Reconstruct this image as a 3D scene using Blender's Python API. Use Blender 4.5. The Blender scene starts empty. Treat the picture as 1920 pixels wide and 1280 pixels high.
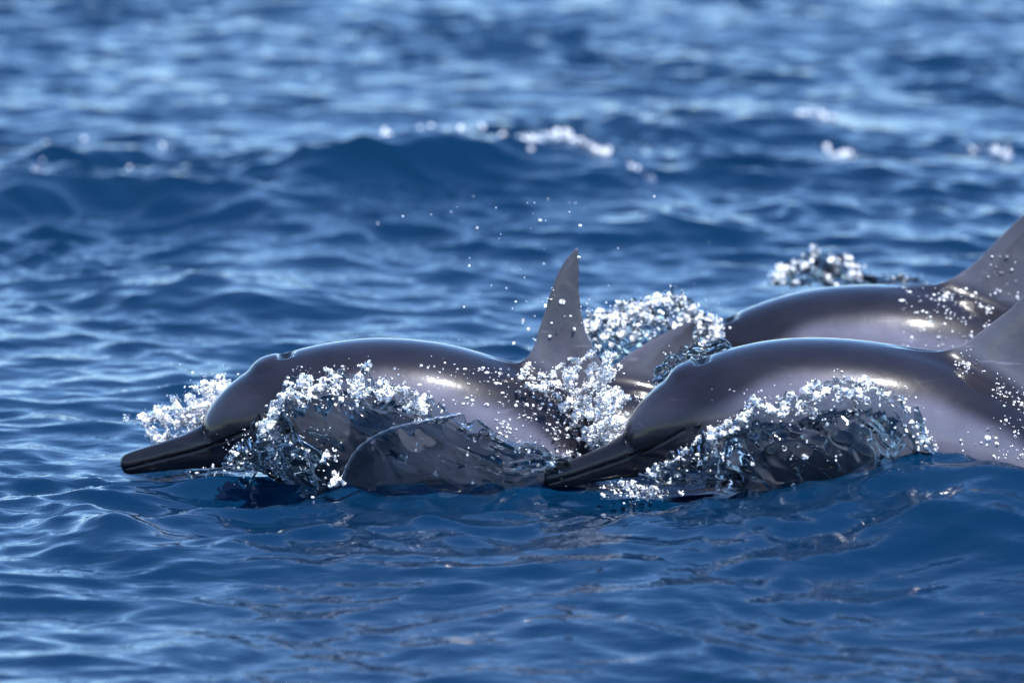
import bpy, math, random
import numpy as np
from mathutils import Vector

random.seed(7)
rng = np.random.default_rng(7)
R = math.radians
sc = bpy.context.scene
COL = sc.collection

# ------------------------------------------------------------------ camera
ELEV, DIST, PXM = R(10.0), 17.0, 880.0
TARGET = np.array([0.0, 0.0, 0.30])
CAM = TARGET + np.array([0.0, -DIST * math.cos(ELEV), DIST * math.sin(ELEV)])
FPX = PXM * DIST
FWD = np.array([0.0, math.cos(ELEV), -math.sin(ELEV)])
UPV = np.array([0.0, math.sin(ELEV), math.cos(ELEV)])
cam = bpy.data.cameras.new('camera')
cam.sensor_width = 36.0
cam.lens = FPX * 36.0 / 1920.0
cam.clip_start = 0.5
cam.clip_end = 6000.0
cam.dof.use_dof = True
cam.dof.focus_distance = DIST - 0.15
cam.dof.aperture_fstop = 2.6
camo = bpy.data.objects.new('camera', cam)
camo.location = CAM
camo.rotation_euler = (R(90) - ELEV, 0, 0)
COL.objects.link(camo)
sc.camera = camo

# ------------------------------------------------------------------ light
SUN_EL, SUN_AZ = R(66), R(150)      # azimuth clockwise from +Y (away from the camera)
w = bpy.data.worlds.new('World')
sc.world = w
w.use_nodes = True
nt = w.node_tree
nt.nodes.clear()
sky = nt.nodes.new('ShaderNodeTexSky')
sky.sky_type = 'NISHITA'
sky.sun_disc = False
sky.sun_elevation = SUN_EL
sky.sun_rotation = SUN_AZ
sky.air_density = 0.95
sky.dust_density = 0.0
sky.ozone_density = 10.0
bg = nt.nodes.new('ShaderNodeBackground')
bg.inputs['Strength'].default_value = 0.15
wo = nt.nodes.new('ShaderNodeOutputWorld')
nt.links.new(sky.outputs[0], bg.inputs[0])
nt.links.new(bg.outputs[0], wo.inputs[0])
sun = bpy.data.lights.new('sun', 'SUN')
sun.energy = 4.8
sun.angle = R(0.53)
sun.color = (1.0, 0.965, 0.92)
suno = bpy.data.objects.new('sun', sun)
sdir = Vector((math.sin(SUN_AZ) * math.cos(SUN_EL), math.cos(SUN_AZ) * math.cos(SUN_EL), math.sin(SUN_EL)))
suno.rotation_euler = sdir.to_track_quat('Z', 'Y').to_euler()
suno.location = (0, 0, 20)
COL.objects.link(suno)
sc.view_settings.view_transform = 'Standard'
sc.view_settings.look = 'None'
sc.view_settings.exposure = 1.05
sc.view_settings.gamma = 1.0

# ------------------------------------------------------------------ helpers
def rays(px, py):
    px = np.asarray(px, float); py = np.asarray(py, float)
    d = FWD * FPX + np.stack([px - 960.0, 0 * px, 0 * px], -1) + (640.0 - py)[..., None] * UPV
    return d

def at(px, py, Y):
    """point on the ray of a pixel at depth Y"""
    d = rays(px, py)
    t = (np.asarray(Y, float) - CAM[1]) / d[..., 1]
    return CAM + d * t[..., None]

def ground(px, py, z=0.0):
    d = rays(px, py)
    t = (z - CAM[2]) / d[..., 2]
    return CAM + d * t[..., None]

def new_mesh(name, verts, faces, smooth=True):
    me = bpy.data.meshes.new(name)
    verts = np.ascontiguousarray(verts, np.float32)
    faces = np.ascontiguousarray(faces, np.int32)
    n, k = faces.shape
    me.vertices.add(len(verts))
    me.vertices.foreach_set('co', verts.ravel())
    me.loops.add(n * k)
    me.loops.foreach_set('vertex_index', faces.ravel())
    me.polygons.add(n)
    me.polygons.foreach_set('loop_start', np.arange(0, n * k, k, dtype=np.int32))
    me.polygons.foreach_set('use_smooth', np.full(n, smooth, bool))
    me.update(calc_edges=True)
    return me

def obj(name, me, mat, parent=None, label=None, cat=None, group=None, kind=None):
    o = bpy.data.objects.new(name, me)
    COL.objects.link(o)
    if me is not None and mat is not None:
        me.materials.append(mat)
    if parent is not None:
        o.parent = parent
        o.matrix_parent_inverse = parent.matrix_world.inverted()
    for k, v in (('label', label), ('category', cat), ('group', group), ('kind', kind)):
        if v:
            o[k] = v
    return o

def empty(name, loc, **kw):
    o = bpy.data.objects.new(name, None)
    COL.objects.link(o)
    o.location = loc
    bpy.context.view_layer.update()
    for k, v in kw.items():
        o[k] = v
    return o

def surface_nets(F, X, Y, Z):
    """F negative inside, on a rectilinear grid; returns verts, quads"""
    nx, ny, nz = F.shape
    S = F < 0
    cnt = np.zeros((nx - 1, ny - 1, nz - 1), np.int8)
    for a in (0, 1):
        for b in (0, 1):
            for c in (0, 1):
                cnt += S[a:nx - 1 + a, b:ny - 1 + b, c:nz - 1 + c]
    act = (cnt > 0) & (cnt < 8)
    I, J, K = np.nonzero(act)
    idx = np.full(act.shape, -1, np.int32)
    idx[I, J, K] = np.arange(len(I))
    acc = np.zeros((len(I), 3)); num = np.zeros(len(I))
    V = {}
    for a in (0, 1):
        for b in (0, 1):
            for c in (0, 1):
                V[a, b, c] = F[I + a, J + b, K + c].astype(float)
    for ax in range(3):
        for p in (0, 1):
            for q in (0, 1):
                o = [p, q]; lo = o[:]; lo.insert(ax, 0); hi = o[:]; hi.insert(ax, 1)
                va, vb = V[tuple(lo)], V[tuple(hi)]
                m = (va < 0) != (vb < 0)
                t = np.where(m, va / np.where(m, va - vb, 1), 0)
                pos = np.tile(np.array(lo, float), (len(I), 1))
                pos[:, ax] = t
                acc += pos * m[:, None]; num += m
    loc = acc / num[:, None]
    g = []
    for A, ii, l in ((X, I, loc[:, 0]), (Y, J, loc[:, 1]), (Z, K, loc[:, 2])):
        g.append(A[ii] + (A[ii + 1] - A[ii]) * l)
    verts = np.stack(g, -1)
    quads = []
    for ax in range(3):
        sl0 = [slice(1, -1)] * 3; sl1 = [slice(1, -1)] * 3
        sl0[ax] = slice(0, -1); sl1[ax] = slice(1, None)
        a, b = S[tuple(sl0)], S[tuple(sl1)]
        ch = np.nonzero(a != b)
        flip = a[ch]
        off = [1, 1, 1]; off[ax] = 0
        e = [c + o for c, o in zip(ch, off)]
        u, v = (ax + 1) % 3, (ax + 2) % 3
        def cell(du, dv):
            c = [x.copy() for x in e]
            c[u] -= du; c[v] -= dv
            return idx[c[0], c[1], c[2]]
        q = np.stack([cell(1, 1), cell(0, 1), cell(0, 0), cell(1, 0)], -1)
        q[~flip] = q[~flip][:, ::-1]
        quads.append(q)
    return verts, np.concatenate(quads)

def relax(verts, quads, n=1, f=0.5):
    e = np.concatenate([quads[:, [0, 1]], quads[:, [1, 2]], quads[:, [2, 3]], quads[:, [3, 0]]])
    deg = np.bincount(e[:, 0], minlength=len(verts)) + np.bincount(e[:, 1], minlength=len(verts))
    for _ in range(n):
        s = np.zeros_like(verts)
        for ax in range(3):
            s[:, ax] = np.bincount(e[:, 0], verts[e[:, 1], ax], len(verts)) + np.bincount(e[:, 1], verts[e[:, 0], ax], len(verts))
        verts = verts * (1 - f) + f * s / np.maximum(deg, 1)[:, None]
    return verts

class Noise:
    """smooth pseudo-noise in any dimension from summed sinusoids, about -1..1"""
    def __init__(self, seed, dim, freq, n=14):
        r = np.random.default_rng(seed)
        k = r.normal(size=(n, dim)); k /= np.linalg.norm(k, axis=1)[:, None]
        self.k = k * freq * r.uniform(0.5, 1.6, n)[:, None] * 2 * math.pi
        self.p = r.uniform(0, 2 * math.pi, n)
    def __call__(self, *c):
        out = 0
        for k, p in zip(self.k, self.p):
            a = p
            for ki, ci in zip(k, c):
                a = a + ki * ci
            out = out + np.sin(a)
        return out * (1.6 / len(self.p) ** 0.5) * 0.6

def sstep(a, b, x):
    t = np.clip((x - a) / (b - a), 0, 1)
    return t * t * (3 - 2 * t)

def curve(pts, n):
    """Catmull-Rom through points, n samples evenly spaced by chord length"""
    P = np.asarray(pts, float)
    d = np.r_[0, np.cumsum(np.linalg.norm(np.diff(P, axis=0), axis=1))]
    Q = np.vstack([2 * P[0] - P[1], P, 2 * P[-1] - P[-2]])
    t = np.linspace(0, d[-1], n)
    i = np.clip(np.searchsorted(d, t, 'right') - 1, 0, len(P) - 2)
    u = ((t - d[i]) / (d[i + 1] - d[i]))[:, None]
    p0, p1, p2, p3 = Q[i], Q[i + 1], Q[i + 2], Q[i + 3]
    return 0.5 * (2 * p1 + (p2 - p0) * u + (2 * p0 - 5 * p1 + 4 * p2 - p3) * u ** 2 + (3 * p1 - p0 - 3 * p2 + p3) * u ** 3)

# ------------------------------------------------------------------ materials
def material(name):
    m = bpy.data.materials.new(name)
    m.use_nodes = True
    return m, m.node_tree, m.node_tree.nodes['Principled BSDF']

def water_material():
    m, t, p = material('sea_water')
    p.inputs['Base Color'].default_value = (0.003, 0.022, 0.060, 1)
    p.inputs['Roughness'].default_value = 0.045
    p.inputs['IOR'].default_value = 1.333
    co = t.nodes.new('ShaderNodeTexCoord')
    mp = t.nodes.new('ShaderNodeMapping'); mp.inputs['Scale'].default_value = (0.8, 1.6, 1)
    t.links.new(co.outputs['Object'], mp.inputs['Vector'])
    n1 = t.nodes.new('ShaderNodeTexNoise'); n1.inputs['Scale'].default_value = 15; n1.inputs['Detail'].default_value = 2
    n1.inputs['Distortion'].default_value = 0.6
    t.links.new(mp.outputs[0], n1.inputs['Vector'])
    b = t.nodes.new('ShaderNodeBump'); b.inputs['Strength'].default_value = 1.0; b.inputs['Distance'].default_value = 0.0030
    t.links.new(n1.outputs[0], b.inputs['Height'])
    t.links.new(b.outputs[0], p.inputs['Normal'])
    n2 = t.nodes.new('ShaderNodeTexNoise'); n2.inputs['Scale'].default_value = 0.9
    t.links.new(co.outputs['Object'], n2.inputs['Vector'])
    r = t.nodes.new('ShaderNodeMix'); r.data_type = 'RGBA'
    r.inputs['A'].default_value = (0.0005, 0.0098, 0.031, 1); r.inputs['B'].default_value = (0.0006, 0.0140, 0.038, 1)
    t.links.new(n2.outputs[0], r.inputs['Factor'])
    t.links.new(r.outputs['Result'], p.inputs['Base Color'])
    return m

def skin_material():
    m, t, p = material('dolphin_skin')
    a = t.nodes.new('ShaderNodeAttribute'); a.attribute_name = 'skin'
    co = t.nodes.new('ShaderNodeTexCoord')
    n = t.nodes.new('ShaderNodeTexNoise'); n.inputs['Scale'].default_value = 11; n.inputs['Detail'].default_value = 7
    t.links.new(co.outputs['Object'], n.inputs['Vector'])
    mr = t.nodes.new('ShaderNodeMapRange'); mr.inputs['From Min'].default_value = 0.3; mr.inputs['From Max'].default_value = 0.7
    mr.inputs['To Min'].default_value = 0.76; mr.inputs['To Max'].default_value = 1.18
    t.links.new(n.outputs[0], mr.inputs['Value'])
    mx = t.nodes.new('ShaderNodeMix'); mx.data_type = 'RGBA'; mx.blend_type = 'MULTIPLY'; mx.inputs['Factor'].default_value = 1
    t.links.new(a.outputs['Color'], mx.inputs['A'])
    t.links.new(mr.outputs[0], mx.inputs['B'])
    t.links.new(mx.outputs['Result'], p.inputs['Base Color'])
    p.inputs['Roughness'].default_value = 0.36
    p.inputs['IOR'].default_value = 1.42
    p.inputs['Specular IOR Level'].default_value = 0.12
    p.inputs['Coat Weight'].default_value = 1.0
    p.inputs['Coat Roughness'].default_value = 0.13
    p.inputs['Coat IOR'].default_value = 1.33
    # broken wet sheen
    n3 = t.nodes.new('ShaderNodeTexNoise'); n3.inputs['Scale'].default_value = 16; n3.inputs['Detail'].default_value = 4
    t.links.new(co.outputs['Object'], n3.inputs['Vector'])
    r3 = t.nodes.new('ShaderNodeMapRange'); r3.inputs['From Min'].default_value = 0.35; r3.inputs['From Max'].default_value = 0.65
    r3.inputs['To Min'].default_value = 0.05; r3.inputs['To Max'].default_value = 0.13
    t.links.new(n3.outputs[0], r3.inputs['Value']); t.links.new(r3.outputs[0], p.inputs['Coat Roughness'])
    # faint rake marks
    mp = t.nodes.new('ShaderNodeMapping'); mp.inputs['Scale'].default_value = (9, 30, 95); mp.inputs['Rotation'].default_value = (0, R(24), 0)
    t.links.new(co.outputs['Object'], mp.inputs['Vector'])
    n4 = t.nodes.new('ShaderNodeTexNoise'); n4.inputs['Scale'].default_value = 1.0; n4.inputs['Detail'].default_value = 2; n4.inputs['Distortion'].default_value = 0.5
    t.links.new(mp.outputs[0], n4.inputs['Vector'])
    r4 = t.nodes.new('ShaderNodeMapRange'); r4.inputs['From Min'].default_value = 0.66; r4.inputs['From Max'].default_value = 0.74
    r4.inputs['To Min'].default_value = 1.0; r4.inputs['To Max'].default_value = 1.6
    t.links.new(n4.outputs[0], r4.inputs['Value'])
    mx2 = t.nodes.new('ShaderNodeMix'); mx2.data_type = 'RGBA'; mx2.blend_type = 'MULTIPLY'; mx2.inputs['Factor'].default_value = 1
    t.links.new(mx.outputs['Result'], mx2.inputs['A']); t.links.new(r4.outputs[0], mx2.inputs['B'])
    t.links.new(mx2.outputs['Result'], p.inputs['Base Color'])
    n2 = t.nodes.new('ShaderNodeTexNoise'); n2.inputs['Scale'].default_value = 30; n2.inputs['Detail'].default_value = 4
    t.links.new(co.outputs['Object'], n2.inputs['Vector'])
    b = t.nodes.new('ShaderNodeBump'); b.inputs['Strength'].default_value = 0.45; b.inputs['Distance'].default_value = 0.0016
    t.links.new(n2.outputs[0], b.inputs['Height'])
    t.links.new(b.outputs[0], p.inputs['Normal'])
    t.links.new(b.outputs[0], p.inputs['Coat Normal'])
    return m

def clear_material(name='clear_splash_water', col=(0.93, 0.97, 0.99)):
    m, t, p = material(name)
    p.inputs['Base Color'].default_value = (*col, 1)
    p.inputs['Transmission Weight'].default_value = 1.0
    p.inputs['IOR'].default_value = 1.333
    p.inputs['Roughness'].default_value = 0.06
    return m

def foam_material(name='white_spray', lo=0.02, hi=0.97, scale=55):
    """aerated water: white where it is full of bubbles, clear where it is not; on drops the white imitates glints"""
    m, t, p = material(name)
    p.inputs['Base Color'].default_value = (0.94, 0.95, 0.97, 1)
    p.inputs['IOR'].default_value = 1.333
    p.inputs['Roughness'].default_value = 0.08
    co = t.nodes.new('ShaderNodeTexCoord')
    n = t.nodes.new('ShaderNodeTexNoise'); n.inputs['Scale'].default_value = scale; n.inputs['Detail'].default_value = 2
    t.links.new(co.outputs['Object'], n.inputs['Vector'])
    mr = t.nodes.new('ShaderNodeMapRange')
    mr.inputs['From Min'].default_value = 0.43; mr.inputs['From Max'].default_value = 0.58
    mr.inputs['To Min'].default_value = lo; mr.inputs['To Max'].default_value = hi
    t.links.new(n.outputs[0], mr.inputs['Value'])
    t.links.new(mr.outputs[0], p.inputs['Transmission Weight'])
    return m

def plain(name, col, rough):
    m, t, p = material(name)
    p.inputs['Base Color'].default_value = (*col, 1)
    p.inputs['Roughness'].default_value = rough
    return m

M_SEA, M_SKIN, M_CLEAR, M_FOAM = water_material(), skin_material(), clear_material(), foam_material()
M_SHEET = clear_material('shade_tinted_bow_water', (0.55, 0.62, 0.65))  # seawater tint, darkened to paint in the shade behind the sheets
M_BEAD = foam_material('water_bead', 0.05, 0.9, 120)  # white patches in the drops stand in for sun glints
M_EYE = plain('eye_black', (0.006, 0.005, 0.006), 0.08)

# ------------------------------------------------------------------ the sea
def graded(lo, hi, step, far, ratio=1.115):
    core = np.arange(lo, hi + step * 0.5, step)
    out, s, x = [], step, 0.0
    while x < far:
        s *= ratio; x += s; out.append(x)
    out = np.array(out)
    return np.concatenate([lo - out[::-1], core, core[-1] + out])

# swells and hollows read from the photograph: pixel of the foot or crest on level water, size in metres
FEATURES = []
def swell(px, py, lx, front, back, h, rot=0.0):
    g = ground(px, py)
    FEATURES.append((g[0], g[1], lx, front, back, h, R(rot)))

swell(690, 350, 0.30, 0.13, 0.34, 0.085, -9)  # tall dark swell behind the animals
swell(900, 345, 0.26, 0.10, 0.30, 0.045, 4)
swell(960, 1400, 3.0, 0.6, 0.9, 0.050, 0)      # near swell, added to tip the closest water away so it reflects lighter
swell(470, 385, 0.40, 0.20, 0.5, 0.055, -12)
swell(1010, 330, 0.45, 0.22, 0.6, 0.06, 4)
swell(60, 392, 0.30, 0.13, 0.4, 0.065, 0)         # dark swell at its left
swell(1180, 440, 0.30, 0.14, 0.35, 0.045, 6)
swell(430, 560, 0.26, 0.22, 0.35, 0.050, 10)     # rippled hump
swell(1480, 1000, 0.50, 0.75, 0.22, 0.062, 0)    # swell in front of the right-hand dolphin
swell(1850, 985, 0.28, 0.45, 0.20, 0.128, 0)
swell(230, 985, 0.14, 0.16, 0.16, 0.030, 0)
swell(640, 1000, 0.45, 0.7, 0.18, 0.014, 0)
swell(1040, 905, 0.16, 0.10, 0.15, 0.030, 0)
swell(800, 915, 0.32, 0.12, 0.2, 0.034, 0)      # water heaped against the left-hand dolphin
swell(480, 925, 0.12, 0.12, 0.12, -0.012, 0)
swell(1350, 240, 0.4, 0.2, 0.3, 0.03, 5)
swell(250, 300, 0.3, 0.12, 0.3, 0.025, 0)
swell(1650, 330, 0.4, 0.15, 0.3, 0.025, 0)

def sea_height(x, y, sp=None):
    """height and sideways drift of the surface at rest points x, y"""
    if sp is None:
        sp = np.full(x.shape, 0.01)
    r = np.random.default_rng(23)
    z = np.zeros_like(x); dx = np.zeros_like(x); dy = np.zeros_like(x)
    wx = x + 0.05 * Noise(3, 2, 0.9)(x, y)
    wy = y + 0.05 * Noise(4, 2, 0.9)(x, y)
    patch = 0.75 + 0.55 * Noise(5, 2, 0.45)(x, y)
    patch = np.clip(patch, 0.7, 1.45) * (1 + 0.5 * np.exp(-((y - 3.6) / 0.7) ** 2)) * (1 - 0.1 * sstep(-0.4, -0.9, y))
    N = 110
    for i in range(N):
        lam = 0.055 * (50 ** ((i + r.uniform(0, 1)) / N))       # 5.5 cm .. 2.8 m
        th = R(-100) + r.normal(0, 0.62)
        slope = (0.040 if 0.09 < lam < 0.40 else 0.028) * (1.0 if lam < 0.35 else (0.35 / lam) ** 1.2)
        if lam < 0.13:
            slope *= (lam / 0.13) ** 0.6
        k = 2 * math.pi / lam
        a = slope / k
        wgt = np.clip(1.6 - 5.0 * sp / lam, 0, 1)
        if lam < 0.5:
            wgt = wgt * patch
        ph = k * (math.cos(th) * wx + math.sin(th) * wy) + r.uniform(0, 6.283)
        ph = ph - 0.7 * np.cos(ph)          # steeper lee face
        s_, c_ = np.sin(ph), np.cos(ph)
        z += a * wgt * c_
        ch = 0.9 * a * wgt
        dx -= ch * math.cos(th) * s_
        dy -= ch * math.sin(th) * s_
    for (fx, fy, lx, fr, bk, h, rot) in FEATURES:
        ux = (x - fx) * math.cos(rot) + (y - fy) * math.sin(rot)
        uy = -(x - fx) * math.sin(rot) + (y - fy) * math.cos(rot)
        uy = uy + 0.25 * fr * np.sin(ux / lx * 2.3 + fx * 7)
        sy = np.where(uy < 0, fr, bk)
        z += h * np.exp(-(ux / lx) ** 2 - (uy / sy) ** 2)
    # the pod rides on the shoulder of a long low swell; nearer water lies lower
    yy = y + 0.10 * np.sin(x * 2.1) + 0.05 * np.sin(x * 5.3 + 1)
    z -= 0.062 * np.clip((-0.45 - yy) / 1.4, 0, 1) ** 1.15 * sstep(-9, -5, y)
    return z, dx, dy

gx = graded(-1.85, 1.85, 0.0108, 2500)
gy = graded(-3.3, 9.0, 0.0150, 2500)
GX, GY = np.meshgrid(gx, gy)
SP = np.maximum(np.gradient(gx)[None, :], np.gradient(gy)[:, None])
gz, gdx, gdy = sea_height(GX, GY, SP)
sv = np.stack([GX + gdx, GY + gdy, gz], -1).reshape(-1, 3)
nr, nc = GX.shape
ii = (np.arange(nr - 1)[:, None] * nc + np.arange(nc - 1)[None, :]).ravel()
sea = obj('sea', new_mesh('sea', sv, np.stack([ii, ii + 1, ii + nc + 1, ii + nc], -1)), M_SEA,
          label='deep blue choppy sea with rippled swells', kind='structure')

def water_z(x, y):
    z, _, _ = sea_height(np.atleast_1d(np.float64(x)), np.atleast_1d(np.float64(y)))
    return z

# ------------------------------------------------------------------ dolphins
# rest space in photo pixels (880 to the metre): s along the spine from the beak tip, u up, v sideways
def prof(pts):
    a = np.array(pts, float)
    return lambda s: np.interp(s, a[:, 0], a[:, 1])

TOP = prof([(160, 1), (168, 6), (170, 26), (173, 41), (179, 50), (190, 60), (208, 72), (238, 87), (290, 105), (340, 115), (421, 130), (501, 143), (602, 153), (705, 156), (810, 147), (920, 122), (1034, 94), (1209, 55), (1381, 30), (1480, 18), (1540, 10), (1560, 3)])
BOT = prof([(160, 1), (168, 2), (172, 4), (190, 8), (215, 22), (240, 48), (265, 72), (340, 104), (421, 126), (501, 142), (602, 152), (705, 150), (810, 138), (920, 116), (1034, 90), (1209, 52), (1381, 28), (1480, 18), (1540, 10), (1560, 3)])
WID = prof([(160, 1), (168, 6), (172, 30), (180, 42), (192, 51), (210, 61), (255, 85), (340, 112), (421, 130), (501, 143), (602, 150), (705, 148), (810, 134), (920, 106), (1034, 76), (1209, 40), (1381, 20), (1480, 13), (1540, 8), (1560, 3)])
BTOP = prof([(-4, 0.5), (0, 1), (2, 11), (6, 16), (14, 19.5), (30, 22), (85, 25), (130, 30), (172, 39), (230, 46), (300, 50), (330, 1)])
BBOT = prof([(-4, 0.5), (0, 1), (2, 11), (6, 16), (14, 20), (30, 22), (85, 29), (130, 36), (172, 47), (230, 60), (300, 72), (330, 1)])
BWID = prof([(-4, 0.5), (0, 1), (2, 9), (6, 14), (14, 17), (30, 19), (85, 22), (172, 37), (230, 56), (300, 72), (330, 1)])
MOUTH = prof([(0, -5), (85, -3), (172, 1), (240, 8), (285, 18), (300, 22)])

def ell(u, v, T, B, W, e=2.15):
    hu = np.where(u > 0, T, B)
    q = (np.abs(u / hu) ** e + np.abs(v / W) ** e) ** (1 / e)
    return (q - 1) * np.minimum(np.minimum(T, B), W)

def smin(a, b, k):
    h = np.clip(0.5 + 0.5 * (b - a) / k, 0, 1)
    return b + (a - b) * h - k * h * (1 - h)

def smooth_tab(f, s, width):
    """box-smoothed table lookup"""
    return sum(f(s + d * width) for d in (-1, -0.5, 0, 0.5, 1)) / 5.0

GS = np.concatenate([np.arange(-10, 330, 2.5), np.arange(330, 1600, 6.5)])
GU = np.concatenate([np.arange(-235, -64, 4.5), np.arange(-63, -31, 2.8), np.arange(-30, 40, 1.9), np.arange(41, 60, 2.8), np.arange(62, 420, 4.2)])
GV = np.concatenate([np.arange(0, 60, 2.3), np.arange(60, 236, 4.4)])

def base_body():
    s = GS[:, None, None]; u = GU[None, :, None]; v = GV[None, None, :]
    wd = np.interp(s, [172, 195, 250, 330], [0.8, 7.0, 22.0, 40.0])
    T, B, W_ = (smooth_tab(f, s, wd) for f in (TOP, BOT, WID))
    fb = ell(u, v, T, B, W_)
    T2, B2, W2 = (smooth_tab(f, s, np.where(s > 20, 8.0, 0.5)) for f in (BTOP, BBOT, BWID))
    bk = np.maximum(ell(u, v, T2, B2, W2, 2.35), 1.0 - s)
    f = smin(fb, bk, 5.0)
    # mouth slit
    m = MOUTH(s)
    d = np.sqrt((u - m) ** 2 + f ** 2)
    slit = np.where((s > 4) & (s < 285), 2.5 - d, -50)
    f = np.maximum(f, slit)
    # crease ridge of the blowhole
    f = np.where((s < 262) & (u > 8), np.maximum(f, 1.6 - np.hypot(fb, bk)), f)
    d = np.sqrt(((s - 318) / 30) ** 2 + ((u - 104) / 15) ** 2 + (v / 40) ** 2)
    f = smin(f, (d - 1) * 13, 9)
    d = np.sqrt(((s - 343) / 12) ** 2 + ((u - 113) / 11) ** 2 + (v / 34) ** 2)
    f = np.maximum(f, (1 - d) * 10)
    # flippers
    p0 = np.array([415, -78, 104.0]); p1 = np.array([590, -175, 150.0])
    ax = p1 - p0; L = np.linalg.norm(ax); ax /= L
    nrm = np.cross(ax, [1, 0, 0]); nrm /= np.linalg.norm(nrm); ch = np.cross(nrm, ax)
    ds, du, dv = s - p0[0], u - p0[1], v - p0[2]
    a = (ds * ax[0] + du * ax[1] + dv * ax[2]) / L
    b = ds * nrm[0] + du * nrm[1] + dv * nrm[2]
    c = ds * ch[0] + du * ch[1] + dv * ch[2] - 10 * a
    hc = 40 * np.sqrt(np.clip(1 - np.clip(a, 0, 1.2) ** 2.2, 0.002, 1)); hb = 11 - 5 * np.clip(a, 0, 1)
    fl = np.maximum((np.sqrt((c / hc) ** 2 + (b / hb) ** 2) - 1) * hb, np.maximum(-a - 0.1, a - 1.0) * L)
    f = smin(f, fl, 14)
    # flukes
    a = v / 190.0
    c = s - (1470 + 95 * a ** 1.3)
    hc = np.maximum(62 * (1 - a), 3); hb = 9 - 4 * np.clip(a, 0, 1)
    fk = np.maximum((np.sqrt(((c - 20) / hc) ** 2 + (u / hb) ** 2) - 1) * hb, (a - 0.97) * 190)
    f = smin(f, fk, 14)
    return f.astype(np.float32)

BODY = base_body()

class Spine:
    def __init__(self, pts, Y):
        self.P = curve(pts, 400)
        self.s = np.r_[0, np.cumsum(np.linalg.norm(np.diff(self.P, axis=0), axis=1))]
        t = np.gradient(self.P, axis=0)
        k = np.ones(41) / 41
        tp = np.vstack([np.repeat(t[:1], 20, 0), t, np.repeat(t[-1:], 20, 0)])
        t = np.stack([np.convolve(tp[:, i], k, 'valid') for i in (0, 1)], -1)
        self.T = t / np.linalg.norm(t, axis=1)[:, None]
        self.Y = Y
    def frame(self, s):
        x = np.interp(s, self.s, self.P[:, 0]); y = np.interp(s, self.s, self.P[:, 1])
        tx = np.interp(s, self.s, self.T[:, 0]); ty = np.interp(s, self.s, self.T[:, 1])
        ov = np.where(s < 0, s, np.where(s > self.s[-1], s - self.s[-1], 0))
        return x + ov * tx, y + ov * ty, tx, ty
    def world(self, c):
        x, y, tx, ty = self.frame(c[:, 0])
        px, py = x + ty * c[:, 1], y - tx * c[:, 1]
        w_ = at(px, py, np.full(len(c), self.Y))
        w_[:, 1] += c[:, 2] / PXM
        return w_
    def to_rest(self, pts):
        out = []
        for p in np.asarray(pts, float):
            d = np.abs((p[0] - self.P[:, 0]) * self.T[:, 0] + (p[1] - self.P[:, 1]) * self.T[:, 1]) + 0.02 * np.hypot(*(p - self.P).T)
            i = int(np.argmin(d))
            u = (p[0] - self.P[i, 0]) * self.T[i, 1] - (p[1] - self.P[i, 1]) * self.T[i, 0]
            out.append((self.s[i], u))
        return np.array(out)

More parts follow.
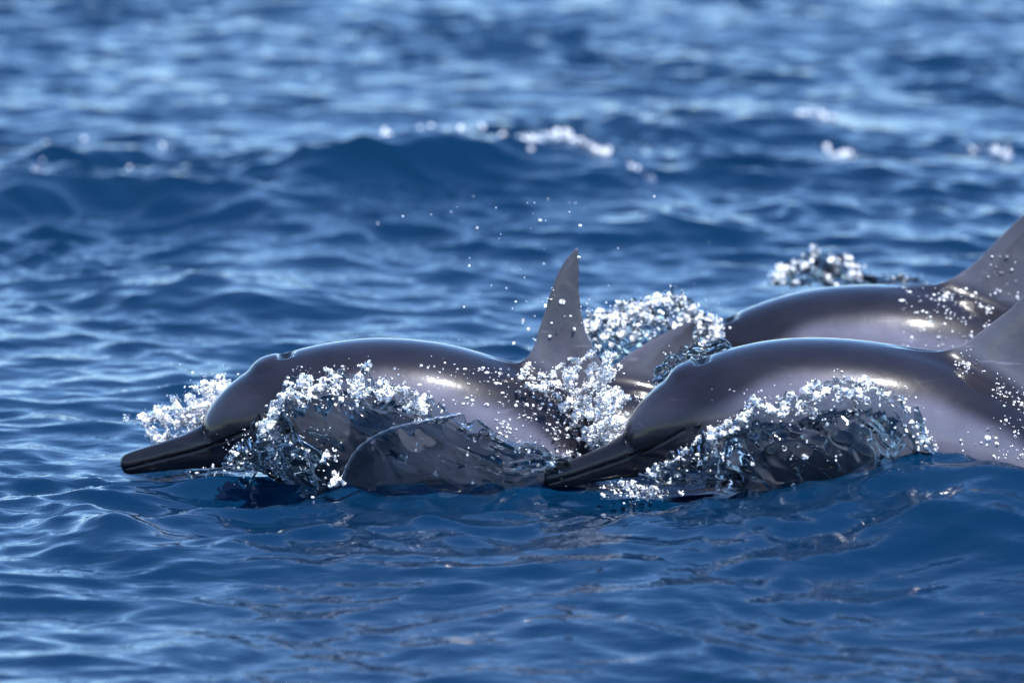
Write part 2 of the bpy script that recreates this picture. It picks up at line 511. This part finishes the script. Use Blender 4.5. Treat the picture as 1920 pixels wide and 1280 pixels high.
def skin_colour(c):
    s, u, v = c.T
    T = np.interp(s, GS, smooth_tab(TOP, GS, 20.0))
    cape = np.array([0.019, 0.017, 0.024]); flank = np.array([0.205, 0.193, 0.235]); belly = np.array([0.27, 0.255, 0.29])
    dark = np.array([0.017, 0.015, 0.019]); mid = np.array([0.050, 0.047, 0.060])
    edge = np.interp(s, [0, 250, 340, 420, 500, 600, 700, 800, 900, 1000, 1500], [30, 20, 35, 62, 88, 98, 92, 78, 58, 45, 0])
    wob = 5 * np.sin(s / 61.0) + 3 * np.sin(s / 23.0 + 1)
    t = sstep(-16, 24, u - edge - wob)[:, None]
    side = flank * (1 - sstep(480, 280, s)[:, None] * 0.72)  # darker towards the head: grey throat plus shade painted into the colour
    side = side + (belly - side) * sstep(-40, -110, u)[:, None] * 0.35
    col = side * (1 - t) + cape * t
    # fin: dark, greying towards the middle of the base
    fin = sstep(8, 40, u - T) * (s > 600)
    fc = np.array([0.130, 0.124, 0.142]) * (0.8 + 0.5 * sstep(160, 0, u - T))[:, None]
    col = col * (1 - fin[:, None]) + fc * fin[:, None]
    # head: dark forehead, paler cheek band over a dark beak-to-eye stripe
    hd = sstep(330, 230, s)[:, None]
    cheek = sstep(22, 55, u) * sstep(105, 62, u)
    head = cape * 0.6 * (1 - cheek[:, None]) + mid * cheek[:, None]
    low = sstep(10, -25, u)[:, None]
    head = head * (1 - low) + np.array([0.050, 0.047, 0.060]) * low  # underside of the head: dark grey throat with painted shade
    col = col * (1 - hd) + head * hd
    stripe = np.exp(-((u - np.interp(s, [165, 300], [34, 22])) / 11.0) ** 2) * sstep(150, 175, s) * sstep(340, 290, s)
    col = col * (1 - 0.95 * stripe[:, None]) + dark * 0.95 * stripe[:, None]
    bk = sstep(182, 168, s)[:, None]
    jaw = sstep(-2, -14, u - MOUTH(s))[:, None]
    tipd = sstep(70, 15, s)[:, None]
    beak = (dark * 0.65) * (1 - jaw) + np.array([0.024, 0.022, 0.027]) * jaw
    beak = beak * (1 - tipd) + dark * 0.7 * tipd
    col = col * (1 - bk) + beak * bk
    lip = np.exp(-((u - MOUTH(s)) / 4.0) ** 2) * sstep(300, 270, s)
    col = col * (1 - 0.6 * lip[:, None])
    hu = np.where(u > 0, T, np.interp(s, GS, smooth_tab(BOT, GS, 20.0)))
    qq = np.sqrt((u / hu) ** 2 + (v / np.interp(s, GS, smooth_tab(WID, GS, 20.0))) ** 2)
    flip = sstep(1.05, 1.12, qq) * (s > 380) * (s < 760) * (u < 0)
    col = col * (1 - flip[:, None]) + cape * flip[:, None]
    crease_shade = np.exp(-((s - 170) / 9.0) ** 2) * sstep(14, 26, u) * sstep(62, 48, u)  # shadow in the crease at the beak root, painted into the skin colour
    col = col * (1 - 0.93 * crease_shade[:, None])
    blowhole_shade = np.exp(-(((s - 343) / 14) ** 2 + ((u - 112) / 14) ** 2 + (v / 36) ** 2) ** 2)  # shade inside the blowhole notch, painted into the skin colour
    col = col * (1 - 0.9 * blowhole_shade[:, None])
    return col * np.array([0.48, 0.51, 0.565])

DOLPHINS = {}
def dolphin(key, spine_pts, Y, lead, trail, label, thick=17.0):
    sp = Spine(spine_pts, Y)
    F = BODY.copy()
    le, tr = sp.to_rest(lead), sp.to_rest(trail)
    le = le[np.argsort(le[:, 1])]; tr = tr[np.argsort(tr[:, 1])]
    top = max(le[-1, 1], tr[-1, 1])
    m = (GS > 560) & (GS < 1250)
    s = GS[m][:, None, None]; u = GU[None, :, None]; v = GV[None, None, :]
    l_, t_ = np.interp(u, le[:, 1], le[:, 0]), np.interp(u, tr[:, 1], tr[:, 0])
    c, a = (l_ + t_) / 2, np.maximum((t_ - l_) / 2, 3.0)
    b = np.interp(u, [100, 160, top], [thick * 1.15, thick * 0.9, 4.5])
    q = (s - c) / a
    k0 = np.sqrt(q ** 2 + (v / b) ** 2); k1 = np.sqrt(((s - c) / a ** 2) ** 2 + (v / b ** 2) ** 2) + 1e-6
    f = k0 * (k0 - 1) / k1
    f = np.where(k0 < 0.3, np.minimum(f, -0.5 * b), f)
    f = np.maximum(f, np.maximum(u - top, 90 - u))
    F[m] = smin(F[m], f, 34)
    F = np.concatenate([F[:, :, :0:-1], F], axis=2)
    gv = np.concatenate([-GV[:0:-1], GV])
    vt, q = surface_nets(F, GS, GU, gv)
    r1 = relax(vt, q, 2, 0.4)
    far = (vt[:, 0] > 320)[:, None]
    vt = np.where(far, relax(r1, q, 3, 0.5), relax(vt, q, 1, 0.3))
    wv = sp.world(vt)
    me = new_mesh('dolphin', wv, q[:, ::-1])
    ca = me.attributes.new('skin', 'FLOAT_COLOR', 'POINT')
    col = skin_colour(vt)
    ca.data.foreach_set('color', np.concatenate([np.clip(col, 0.001, 1), np.ones((len(col), 1))], 1).astype(np.float32).ravel())
    o = obj('dolphin', me, M_SKIN, label=label, cat='dolphin', group='dolphins surfacing side by side')
    for sd in (-1, 1):
        i = np.argmin((vt[:, 0] - 312) ** 2 + (vt[:, 1] - 18) ** 2 + 1e5 * (np.sign(vt[:, 2]) != sd))
        e = ico_mesh([wv[i]], [0.008], 'eye', squash=(1, 0.6, 0.75))
        obj('eye', e, M_EYE, o)
    DOLPHINS[key] = (vt, wv, q, sp)
    return o

# ------------------------------------------------------------------ droplets
def ico(sub=1):
    import bmesh
    bm = bmesh.new()
    bmesh.ops.create_icosphere(bm, subdivisions=sub + 1, radius=1.0)
    v = np.array([x.co[:] for x in bm.verts]); f = np.array([[y.index for y in x.verts] for x in bm.faces])
    bm.free()
    return v, f
ICO = {0: ico(0), 1: ico(1)}

def ico_mesh(centres, radii, name, squash=None, sub=1, jit=0.0):
    v, f = ICO[sub]
    c = np.asarray(centres, float); r = np.asarray(radii, float)
    n = len(c)
    k = np.ones((n, 1, 3))
    if squash is not None:
        k = k * np.array(squash)
    if jit:
        k = k * np.exp(rng.normal(0, jit, (n, 1, 3)))
    V = (v[None] * r[:, None, None] * k + c[:, None]).reshape(-1, 3)
    Fc = (f[None] + (np.arange(n) * len(v))[:, None, None]).reshape(-1, 3)
    return new_mesh(name, V, Fc)

B_SPINE = [(1020, 902), (1100, 877), (1180, 850), (1260, 816), (1340, 787), (1420, 775), (1500, 777), (1600, 791), (1700, 813), (1800, 845), (1900, 890), (2000, 945), (2150, 1035), (2300, 1120), (2420, 1180), (2500, 1215)]
A_SPINE = [(226, 873), (305, 854), (385, 834), (465, 803), (545, 779), (625, 772), (705, 776), (805, 795), (900, 828), (985, 875), (1070, 935), (1160, 1005), (1300, 1115), (1430, 1215), (1540, 1290)]
C_SPINE = [(1130, 905), (1190, 857), (1250, 805), (1310, 757), (1380, 715), (1450, 692), (1530, 682), (1620, 684), (1720, 695), (1820, 720), (1920, 760), (2050, 830), (2250, 960), (2400, 1050), (2480, 1100)]
D_SPINE = [(455, 1090), (520, 1050), (600, 1005), (680, 965), (780, 925), (880, 895), (980, 880), (1080, 872), (1180, 872), (1280, 890), (1400, 930), (1500, 980), (1700, 1090), (1850, 1180), (1950, 1240)]
dolphin('A', A_SPINE, 0.05,
        [(955, 720), (976, 690), (1000, 640), (1025, 570), (1045, 512), (1063, 478), (1076, 463)],
        [(1083, 463), (1085, 500), (1085, 540), (1088, 580), (1097, 620), (1120, 665), (1150, 720)],
        'grey dolphin with tall upright dorsal fin, spray flying before its forehead', 15)
dolphin('B', B_SPINE, -0.20,
        [(1740, 672), (1772, 660), (1812, 642), (1850, 614), (1890, 580), (1920, 553), (1960, 515), (2000, 483), (2030, 466)],
        [(2036, 466), (2004, 515), (1984, 570), (1976, 630), (1980, 690), (2000, 750)],
        'grey dolphin whose dark beak rests just above the near swell')
dolphin('C', C_SPINE, 0.85,
        [(1740, 545), (1772, 532), (1808, 506), (1840, 478), (1880, 438), (1920, 402), (1955, 370), (1985, 348), (2005, 338)],
        [(2011, 338), (1986, 385), (1970, 435), (1964, 490), (1968, 545), (1985, 600)],
        'grey dolphin with its head hidden behind another dolphin, back and fin showing')
dolphin('D', D_SPINE, 0.45,
        [(1080, 740), (1120, 708), (1165, 672), (1205, 645), (1250, 622), (1288, 604), (1300, 600)],
        [(1306, 600), (1300, 635), (1305, 675), (1330, 720), (1350, 750)],
        'mostly submerged dolphin, only back and low fin showing between two others')

# ------------------------------------------------------------------ splashes
class Blobs:
    """overlapping soft balls melted into one skin; lace > 0 eats the skin into strands with 3D noise"""
    def __init__(self):
        self.c, self.r = [], []
    def add(self, c, r):
        self.c.append(np.asarray(c, float)); self.r.append(float(r))
    def mesh(self, name, h=0.0042, thr=0.32, lace=0.0, freq=55.0, seed=1):
        c, r = np.array(self.c), np.array(self.r)
        lo, hi = (c - r[:, None]).min(0) - 3 * h, (c + r[:, None]).max(0) + 3 * h
        n = np.ceil((hi - lo) / h).astype(int) + 1
        ax = [lo[i] + h * np.arange(n[i]) for i in range(3)]
        F = np.full(n, thr, np.float32)
        for p, R_ in zip(c, r):
            a = np.maximum(np.floor((p - R_ - lo) / h).astype(int), 0); b = np.minimum(np.ceil((p + R_ - lo) / h).astype(int) + 1, n)
            sx, sy, sz = (ax[i][a[i]:b[i]] - p[i] for i in range(3))
            d = (sx[:, None, None] ** 2 + sy[None, :, None] ** 2 + sz[None, None, :] ** 2) / R_ ** 2
            F[a[0]:b[0], a[1]:b[1], a[2]:b[2]] -= np.clip(1 - d, 0, None) ** 2
        if lace > 0:
            F = np.maximum(F, -1.2)
            g = np.meshgrid(*ax, indexing='ij')
            g = [0.75 * g[0] - 0.45 * g[2], g[1], 0.5 * g[0] + 0.8 * g[2]]      # torn along the flow
            k1, k2 = Noise(seed, 3, freq, 16), Noise(seed + 1, 3, freq * 0.8, 16)
            a1, a2 = k1(*g), k2(*g)
            F = F + (lace * (1.1 * np.minimum(np.abs(a1), np.abs(a2)) * 2.2 - 0.25 + 0.25 * Noise(seed + 2, 3, freq * 0.35)(*g))).clip(-0.28)
            for q in range(3):
                for e in (0, 1, -1, -2):
                    sl = [slice(None)] * 3; sl[q] = e
                    F[tuple(sl)] = np.maximum(F[tuple(sl)], 0.05)
        v, q = surface_nets(F, *ax)
        v = relax(v, q, 1, 0.2 if lace > 0 else 0.35)
        return new_mesh(name, v, q[:, ::-1])

def film(crest, base, Yc, Yb, n_a=170, n_b=60, th=0.005, bulge=0.05, seed=1, rag=0.10, amp=0.010, fa=5.0, fb=2.0, deep=0.0, d0=0.0, d1=1.0, dtop=0.97):
    """closed thin curtain of water between a base line and a ragged crest line (pixels), at depths Yb..Yc"""
    C, B = curve(crest, n_a), curve(base, n_a)
    a = np.linspace(0, 1, n_a)[:, None]; t = np.linspace(0, 1, n_b)[None, :]
    e1, e2, e3 = Noise(seed, 1, 4.0), Noise(seed + 1, 1, 11.0), Noise(seed + 2, 1, 26.0)
    top = 1.0 + rag * (0.55 * e1(a) + 0.45 * e2(a) + 0.30 * e3(a))
    b = t * top
    P = B[:, None, :] * (1 - b[..., None]) + C[:, None, :] * b[..., None]
    n1, n2, n3 = Noise(seed + 3, 2, 1.0), Noise(seed + 4, 2, 2.4), Noise(seed + 5, 2, 5.5)
    sk = a + 0.25 * b
    d = amp * (n1(sk * fa, b * fb) + 0.34 * n2(sk * fa, b * fb) + 0.05 * n3(sk * fa, b * fb))
    Y = Yb * (1 - b) + Yc * b - bulge * np.sin(np.pi * np.clip(b, 0, 1)) + d
    mid = at(P[..., 0] + 6 * n2(sk * fa + 5, b * fb), P[..., 1] + 6 * n1(sk * fa + 9, b * fb), Y)
    h = th * (0.75 + 0.45 * n2(sk * fa + 3, b * fb * 1.3) + 0.10 * n3(sk * fa, b * fb)).clip(0.2, 2.0)
    h = h * (0.25 + 0.75 * np.sin(np.pi * np.clip(a, 0.0, 1.0)) ** 0.35)
    h = h * (1 + 0.9 * np.exp(-((1 - t) / 0.05) ** 2))          # thick rolled rim
    gu, gv_ = np.gradient(mid, axis=0), np.gradient(mid, axis=1)
    nn = np.cross(gu, gv_); nn /= np.linalg.norm(nn, axis=-1)[..., None] + 1e-12
    nn *= np.sign(-nn[..., 1:2] + 1e-9)                          # towards the viewer side of the curtain
    edge = np.ones((n_a, n_b)); edge[0] = edge[-1] = 0.05; edge[:, -1] = 0.05; edge[:, 0] = 0.05
    f = mid + nn * (h * edge * 0.5)[..., None]; k = mid - nn * (h * edge * 0.5)[..., None]
    k[..., 1] += deep * sstep(dtop, dtop - 0.28, t) * sstep(d0, d0 + 0.12, a) * sstep(d1, d1 - 0.2, a)  # back face sunk into the body, shaped to keep the skin behind it shaded
    V = np.concatenate([f.reshape(-1, 3), k.reshape(-1, 3)]); N = n_a * n_b
    i = (np.arange(n_a - 1)[:, None] * n_b + np.arange(n_b - 1)[None, :]).ravel()
    q1 = np.stack([i, i + n_b, i + n_b + 1, i + 1], -1)
    q2 = q1[:, ::-1] + N
    rim = np.concatenate([np.arange(n_b), n_b * np.arange(2, n_a + 1) - 1, (n_a - 1) * n_b + np.arange(n_b - 2, -1, -1), n_b * np.arange(n_a - 2, 0, -1)])
    nx = np.roll(rim, -1)
    q3 = np.stack([rim, nx, nx + N, rim + N], -1)
    rimline = mid[:, -1]
    return (V, np.concatenate([q1, q2, q3])), rimline, mid

def join(parts):
    V, Q, o = [], [], 0
    for v, q in parts:
        V.append(v); Q.append(q + o); o += len(v)
    return np.concatenate(V), np.concatenate(Q)

def strand(pts, Y, bl, r0=0.006, r1=0.006, step=2.5, jit=0.6):
    P = curve(pts, max(4, int(np.sum(np.linalg.norm(np.diff(np.array(pts, float), axis=0), axis=1)) / step)))
    ph = rng.uniform(0, 6)
    for i, p in enumerate(P):
        t = i / (len(P) - 1)
        y = Y if np.isscalar(Y) else Y[0] + (Y[1] - Y[0]) * t
        bl.add(at(p[0] + rng.normal(0, jit), p[1] + rng.normal(0, jit), y), (r0 + (r1 - r0) * t) * (1 + 0.22 * math.sin(i * 0.7 + ph) + 0.1 * rng.normal()))

def cloud(box, Y, n, dr, rlo=0.0007, rhi=0.0027, gauss=False, power=2.5):
    x0, y0, x1, y1 = box
    for _ in range(n):
        p = ((x0 + x1) / 2 + rng.normal(0, (x1 - x0) / 4), (y0 + y1) / 2 + rng.normal(0, (y1 - y0) / 4)) if gauss else (rng.uniform(x0, x1), rng.uniform(y0, y1))
        dr.append((at(p[0], p[1], rng.uniform(*Y)), rlo + (rhi - rlo) * rng.uniform() ** power))

def lumps(box, Y, n, bl, rlo, rhi, power=1.0):
    x0, y0, x1, y1 = box
    for _ in range(n):
        bl.add(at((x0 + x1) / 2 + rng.normal(0, (x1 - x0) / 4), (y0 + y1) / 2 + rng.normal(0, (y1 - y0) / 4), rng.uniform(*Y)), rlo + (rhi - rlo) * rng.uniform() ** power)

def crest_foam(mid, wh, dr, n, depth, rlo=0.007, rhi=0.014, lift=0.010, drops=1.0, a0=0.0, a1=1.0, skew=1.0):
    """foam and flung drops in the top band of a curtain"""
    na, nb = mid.shape[:2]
    for _ in range(n):
        i = int((a0 + (a1 - a0) * rng.uniform() ** skew) * (na - 1)); j = int((1 - min(abs(rng.normal(0, depth)), 0.95)) * (nb - 1))
        p = mid[i, j] + rng.normal(0, 0.004, 3) + (0, -0.004, 0)
        wh.add(p, rng.uniform(rlo, rhi))
    for _ in range(int(n * drops * 0.4)):
        i = int((a0 + (a1 - a0) * rng.uniform()) * (na - 1)); j = int((1 - min(abs(rng.normal(0, depth * 1.4)), 0.95)) * (nb - 1))
        up = abs(rng.normal(0, lift)) if j > nb * 0.8 else 0
        dr.append((mid[i, j] + rng.normal(0, 0.005, 3) + (0, -0.010, up), 0.0007 + 0.0021 * rng.uniform() ** 3))

def finish_splash(label, base, films=(), clear=None, drops=None, whites=None, lace=2.6, freq=85.0, seed=1, h=0.0026, name='splash', cat='splash', group='splashes around the dolphins'):
    root = empty(name, base, label=label, category=cat, group=group)
    for f in films:
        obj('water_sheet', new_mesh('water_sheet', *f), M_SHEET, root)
    if clear is not None and clear.c:
        obj('water_strands', clear.mesh('water_strands', 0.0032), M_CLEAR, root, kind='stuff')
    if whites is not None and whites.c:
        obj('foam', whites.mesh('foam', h, lace=lace, freq=freq, seed=seed), M_FOAM, root, kind='stuff')
    if drops:
        obj('droplets', ico_mesh([x[0] for x in drops], [x[1] for x in drops], 'droplets', jit=0.3), M_BEAD, root, kind='stuff')
    return root

# bow wave along the cheek of the left-hand dolphin
cl, wh, dr = Blobs(), Blobs(), []
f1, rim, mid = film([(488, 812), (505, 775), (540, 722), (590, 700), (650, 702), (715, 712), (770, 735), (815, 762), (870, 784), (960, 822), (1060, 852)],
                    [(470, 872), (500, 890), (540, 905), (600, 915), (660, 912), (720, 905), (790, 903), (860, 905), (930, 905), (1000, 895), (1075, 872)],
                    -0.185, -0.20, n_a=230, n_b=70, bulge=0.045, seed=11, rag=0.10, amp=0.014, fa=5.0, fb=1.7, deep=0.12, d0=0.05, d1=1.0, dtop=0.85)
crest_foam(mid, wh, dr, 230, 0.10, a0=0.02, a1=0.58, drops=1.4)
crest_foam(mid, wh, dr, 26, 0.5, a0=0.5, a1=0.98, rlo=0.006, rhi=0.009, drops=2.0, lift=0.002)
f2, _, m2 = film([(425, 858), (460, 830), (500, 800), (545, 775)], [(415, 880), (465, 884), (520, 884), (580, 882)], -0.13, -0.17, n_a=70, n_b=30, bulge=0.012, seed=14, rag=0.4, amp=0.004, fa=2.5, fb=1.2, th=0.004)
crest_foam(m2, wh, dr, 50, 0.45, 0.006, 0.009, drops=1.6)
f3, _, m3 = film([(545, 835), (575, 825), (610, 830), (640, 850)], [(575, 925), (592, 922), (608, 915), (640, 905)], -0.26, -0.25, n_a=60, n_b=40, bulge=0.01, seed=15, rag=0.3, amp=0.006, fa=2.0, fb=1.5, th=0.004)
crest_foam(m3, wh, dr, 26, 0.5, 0.006, 0.009, drops=1.2)
strand([(640, 905), (652, 872), (672, 842), (700, 820), (740, 803), (800, 789), (862, 777)], -0.275, cl, 0.0050, 0.0062)
strand([(575, 850), (586, 880), (596, 915)], -0.27, cl, 0.007, 0.005)
strand([(622, 908), (634, 898), (642, 904)], -0.27, wh, 0.009, 0.009)
cloud((400, 800, 620, 900), (-0.26, -0.16), 110, dr)
cloud((540, 685, 860, 770), (-0.27, -0.2), 160, dr)
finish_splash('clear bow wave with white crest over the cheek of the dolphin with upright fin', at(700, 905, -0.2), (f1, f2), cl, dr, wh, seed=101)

# bow wave along the cheek of the right-hand dolphin
cl, wh, dr = Blobs(), Blobs(), []
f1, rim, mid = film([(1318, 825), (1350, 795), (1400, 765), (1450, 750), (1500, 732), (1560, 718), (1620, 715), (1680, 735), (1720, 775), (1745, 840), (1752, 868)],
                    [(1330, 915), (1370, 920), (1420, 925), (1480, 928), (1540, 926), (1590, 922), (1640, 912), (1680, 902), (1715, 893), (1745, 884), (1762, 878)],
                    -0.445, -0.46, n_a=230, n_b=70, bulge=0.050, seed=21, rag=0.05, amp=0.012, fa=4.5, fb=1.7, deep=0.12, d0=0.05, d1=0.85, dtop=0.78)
crest_foam(mid, wh, dr, 170, 0.09, a0=0.02, a1=0.62, drops=1.2)
crest_foam(mid, wh, dr, 60, 0.10, a0=0.6, a1=0.98, rlo=0.006, rhi=0.010, drops=1.5, lift=0.003)
crest_foam(mid, wh, dr, 24, 0.6, a0=0.05, a1=0.95, rlo=0.006, rhi=0.009, drops=2.0, lift=0.003)
strand([(1330, 800), (1345, 845), (1352, 880), (1345, 915)], -0.45, wh, 0.009, 0.008)
strand([(1215, 885), (1250, 872), (1285, 850), (1310, 825), (1340, 805)], -0.37, wh, 0.008, 0.009)
f2, _, m2 = film([(1205, 882), (1250, 860), (1300, 828), (1340, 808)], [(1230, 905), (1270, 908), (1310, 912), (1352, 915)], -0.38, -0.42, n_a=70, n_b=30, bulge=0.012, seed=24, rag=0.25, amp=0.006, fa=2.5, fb=1.2, th=0.004)
crest_foam(m2, wh, dr, 30, 0.3, 0.006, 0.009, drops=1.5)
cloud((1330, 715, 1740, 870), (-0.52, -0.46), 150, dr)
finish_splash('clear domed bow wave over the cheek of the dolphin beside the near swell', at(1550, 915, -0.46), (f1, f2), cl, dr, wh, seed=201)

# white splash on the far side of the left beak
wh, dr = Blobs(), []
for bx, n in (((320, 745, 440, 825), 120), ((370, 705, 440, 790), 50), ((255, 770, 330, 805), 26), ((285, 810, 318, 830), 12)):
    lumps(bx, (0.16, 0.28), n, wh, 0.009, 0.019, 1)
    cloud(bx, (0.12, 0.32), n * 2, dr, gauss=True)
cloud((320, 690, 450, 760), (0.15, 0.3), 40, dr, gauss=True)
finish_splash('white splash bursting beyond the beak of the dolphin with upright fin', at(360, 830, 0.22), (), None, dr, wh, seed=301, lace=2.4, freq=85)

# foam streaming off the back behind the upright fin
wh, dr = Blobs(), []
for bx, n in (((1030, 700, 1170, 840), 150), ((1100, 660, 1160, 760), 40), ((970, 690, 1090, 750), 40), ((1090, 750, 1185, 855), 130)):
    lumps(bx, (-0.10, 0.08), n, wh, 0.008, 0.016, 1)
    cloud(bx, (-0.16, 0.06), int(n * 1.5), dr, gauss=True)
strand([(1075, 705), (1085, 682), (1102, 664)], -0.05, wh, 0.010, 0.006)
strand([(1130, 735), (1134, 695), (1140, 662)], -0.05, wh, 0.013, 0.008)
strand([(1030, 705), (1058, 678)], -0.05, wh, 0.008, 0.006)
finish_splash('foam streaming off the flank below the upright dorsal fin', at(1110, 850, -0.05), (), None, dr, wh, seed=401, lace=2.6, freq=85)

# lump of broken water between the upright fin and the hidden-headed dolphin
wh, dr = Blobs(), []
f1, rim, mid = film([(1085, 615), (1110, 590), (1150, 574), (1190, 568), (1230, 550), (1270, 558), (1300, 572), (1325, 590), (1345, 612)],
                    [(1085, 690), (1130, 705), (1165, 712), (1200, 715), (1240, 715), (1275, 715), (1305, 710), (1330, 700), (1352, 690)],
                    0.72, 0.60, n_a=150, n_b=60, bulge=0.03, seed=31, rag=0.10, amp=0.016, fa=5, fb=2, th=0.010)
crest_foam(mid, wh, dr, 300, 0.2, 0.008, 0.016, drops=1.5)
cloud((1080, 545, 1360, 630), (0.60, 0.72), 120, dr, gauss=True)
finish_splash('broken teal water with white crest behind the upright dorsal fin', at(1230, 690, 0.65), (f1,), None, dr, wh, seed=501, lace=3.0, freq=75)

# film of water over the forehead of the right-hand dolphin
dr = []
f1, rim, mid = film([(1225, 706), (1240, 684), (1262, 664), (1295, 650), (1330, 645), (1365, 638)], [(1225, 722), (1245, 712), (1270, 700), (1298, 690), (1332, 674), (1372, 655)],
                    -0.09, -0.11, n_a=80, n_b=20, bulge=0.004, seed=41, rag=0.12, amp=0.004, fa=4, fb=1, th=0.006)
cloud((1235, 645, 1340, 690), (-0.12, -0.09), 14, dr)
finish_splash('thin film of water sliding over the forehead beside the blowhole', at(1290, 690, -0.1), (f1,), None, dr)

# small crest beyond the hidden-headed dolphin
cl, wh, dr = Blobs(), Blobs(), []
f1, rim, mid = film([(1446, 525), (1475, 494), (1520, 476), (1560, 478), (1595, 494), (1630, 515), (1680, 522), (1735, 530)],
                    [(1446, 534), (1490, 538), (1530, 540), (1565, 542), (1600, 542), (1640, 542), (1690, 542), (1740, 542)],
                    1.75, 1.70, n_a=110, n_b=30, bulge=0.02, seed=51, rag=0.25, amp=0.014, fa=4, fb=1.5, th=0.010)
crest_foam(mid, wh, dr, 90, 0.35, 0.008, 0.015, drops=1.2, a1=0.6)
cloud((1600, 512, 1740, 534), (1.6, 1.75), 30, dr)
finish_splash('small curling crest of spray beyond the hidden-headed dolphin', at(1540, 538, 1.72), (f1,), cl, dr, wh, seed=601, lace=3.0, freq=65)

# drips below the beaks
cl, dr = Blobs(), []
strand([(352, 885), (360, 900), (366, 915)], -0.02, cl, 0.006, 0.005)
strand([(395, 878), (385, 900), (370, 918)], -0.03, cl, 0.006, 0.005)
strand([(370, 915), (410, 918), (450, 905), (482, 885)], -0.05, cl, 0.006, 0.006)
strand([(480, 880), (470, 905), (475, 930)], -0.08, cl, 0.006, 0.006)
cloud((350, 872, 490, 925), (-0.1, 0.0), 80, dr)
finish_splash('thin drips falling below the beak of the dolphin with upright fin', at(415, 915, -0.04), (), cl, dr)
wh, dr = Blobs(), []
lumps((1150, 905, 1260, 932), (-0.36, -0.26), 50, wh, 0.006, 0.011, 1.5)
cloud((1130, 898, 1270, 938), (-0.38, -0.26), 130, dr, gauss=True)
finish_splash('fizzing ripples under the beak beside the near swell', at(1200, 925, -0.3), (), None, dr, wh, seed=701)

# drops beading on the skin
def beads(key, boxes, label, rlo=0.0011, rhi=0.0046):
    vt, wv, q, sp = DOLPHINS[key]
    d = wv - CAM
    t = FPX / (d @ FWD)
    px = 960 + d[:, 0] * t; py = 640 - (d @ UPV) * t
    cs, rs = [], []
    vis = vt[:, 2] < 0
    for (x0, y0, x1, y1, n) in boxes:
        idx = np.nonzero(vis & (px > x0) & (px < x1) & (py > y0) & (py < y1))[0]
        if len(idx) == 0:
            continue
        # drops gather in runs
        ncl = max(3, n // 9)
        seeds = wv[rng.choice(idx, min(ncl, len(idx)), replace=False)]
        for _ in range(n):
            if rng.uniform() < 0.65:
                c0 = seeds[rng.integers(len(seeds))] + rng.normal(0, 0.014, 3)
                i = idx[np.argmin(((wv[idx] - c0) ** 2).sum(1))]
            else:
                i = rng.choice(idx)
            cs.append(wv[i] + rng.normal(0, 0.0015, 3)); rs.append(rlo + (rhi - rlo) * rng.uniform() ** 3)
    obj('water_droplets', ico_mesh(cs, rs, 'water_droplets', squash=(1.1, 0.6, 0.85), jit=0.3), M_BEAD, label=label, kind='stuff')

beads('A', [(870, 690, 960, 760, 90), (930, 700, 1080, 850, 330), (600, 650, 900, 700, 10), (1015, 470, 1090, 640, 22), (990, 680, 1110, 720, 40)],
      'water drops beading on the flank below the upright fin')
beads('B', [(1790, 655, 1850, 700, 40), (1860, 700, 1925, 860, 150), (1800, 740, 1870, 860, 20), (1540, 690, 1580, 715, 10)], 'water drops beading near the tail end of the near dolphin')
beads('C', [(1690, 540, 1860, 650, 220), (1760, 520, 1800, 560, 14), (1850, 480, 1920, 560, 40)], 'water drops beading on the back of the hidden-headed dolphin')
beads('D', [(1140, 620, 1300, 760, 20)], 'water drops beading on the low submerged fin')

# loose drops in the air
dr = []
cloud((850, 380, 1110, 640), (0.0, 0.5), 22, dr, 0.0010, 0.0034)
cloud((700, 330, 1350, 470), (0.4, 1.6), 18, dr, 0.0010, 0.0030)
cloud((960, 560, 1110, 660), (0.0, 0.3), 26, dr, 0.0014, 0.0040)
obj('airborne_droplets', ico_mesh([d[0] for d in dr], [d[1] for d in dr], 'airborne_droplets', jit=0.15), M_BEAD, label='loose drops of spray hanging in the air', kind='stuff')

# ------------------------------------------------------------------ distant whitecaps and glint drops
def whitecap(px0, px1, py, h, n, label, lump=0.3, rhi=0.013):
    g = ground((px0 + px1) / 2, py)
    wh, dr = Blobs(), []
    for _ in range(n):
        p = ground(rng.uniform(px0, px1), py + rng.normal(0, h * 0.5))
        z = float(water_z(p[0], p[1])[0])
        if rng.uniform() < lump:
            p[2] = z + 0.002
            wh.add(p, rng.uniform(0.012, 0.022))
        else:
            p[2] = z + abs(rng.normal(0, 0.010))
            dr.append((p, 0.004 + (rhi - 0.004) * rng.uniform() ** 2))  # white drops among the foam, standing in for sun glints
    finish_splash(label, (g[0], g[1], float(water_z(g[0], g[1])[0])), (), None, dr, wh, lace=1.2, freq=42, h=0.005, seed=int(px0), name='whitecap', cat='foam', group='whitecaps on the swells behind')

whitecap(715, 1000, 310, 22, 22, 'scattered foam on the crest of the tall dark swell', 0.15, 0.010)
whitecap(980, 1145, 325, 5, 40, 'long white streak of foam behind the tall dark swell', 0.4, 0.008)
whitecap(1175, 1225, 350, 4, 6, 'tuft of foam on the swell above the upright dorsal fin', 0.4, 0.010)
whitecap(1480, 1565, 235, 6, 14, 'bright tuft of foam far out on the sea', 0.25, 0.008)
whitecap(1540, 1620, 290, 4, 12, 'foam streak on the middle distance water beyond the hidden-headed dolphin', 0.25, 0.008)
whitecap(1820, 1890, 290, 8, 12, 'pair of pale foam tufts above the cropped fin', 0.4, 0.008)
whitecap(20, 330, 310, 30, 7, 'few pale flecks of foam on the far water', 0.1, 0.008)
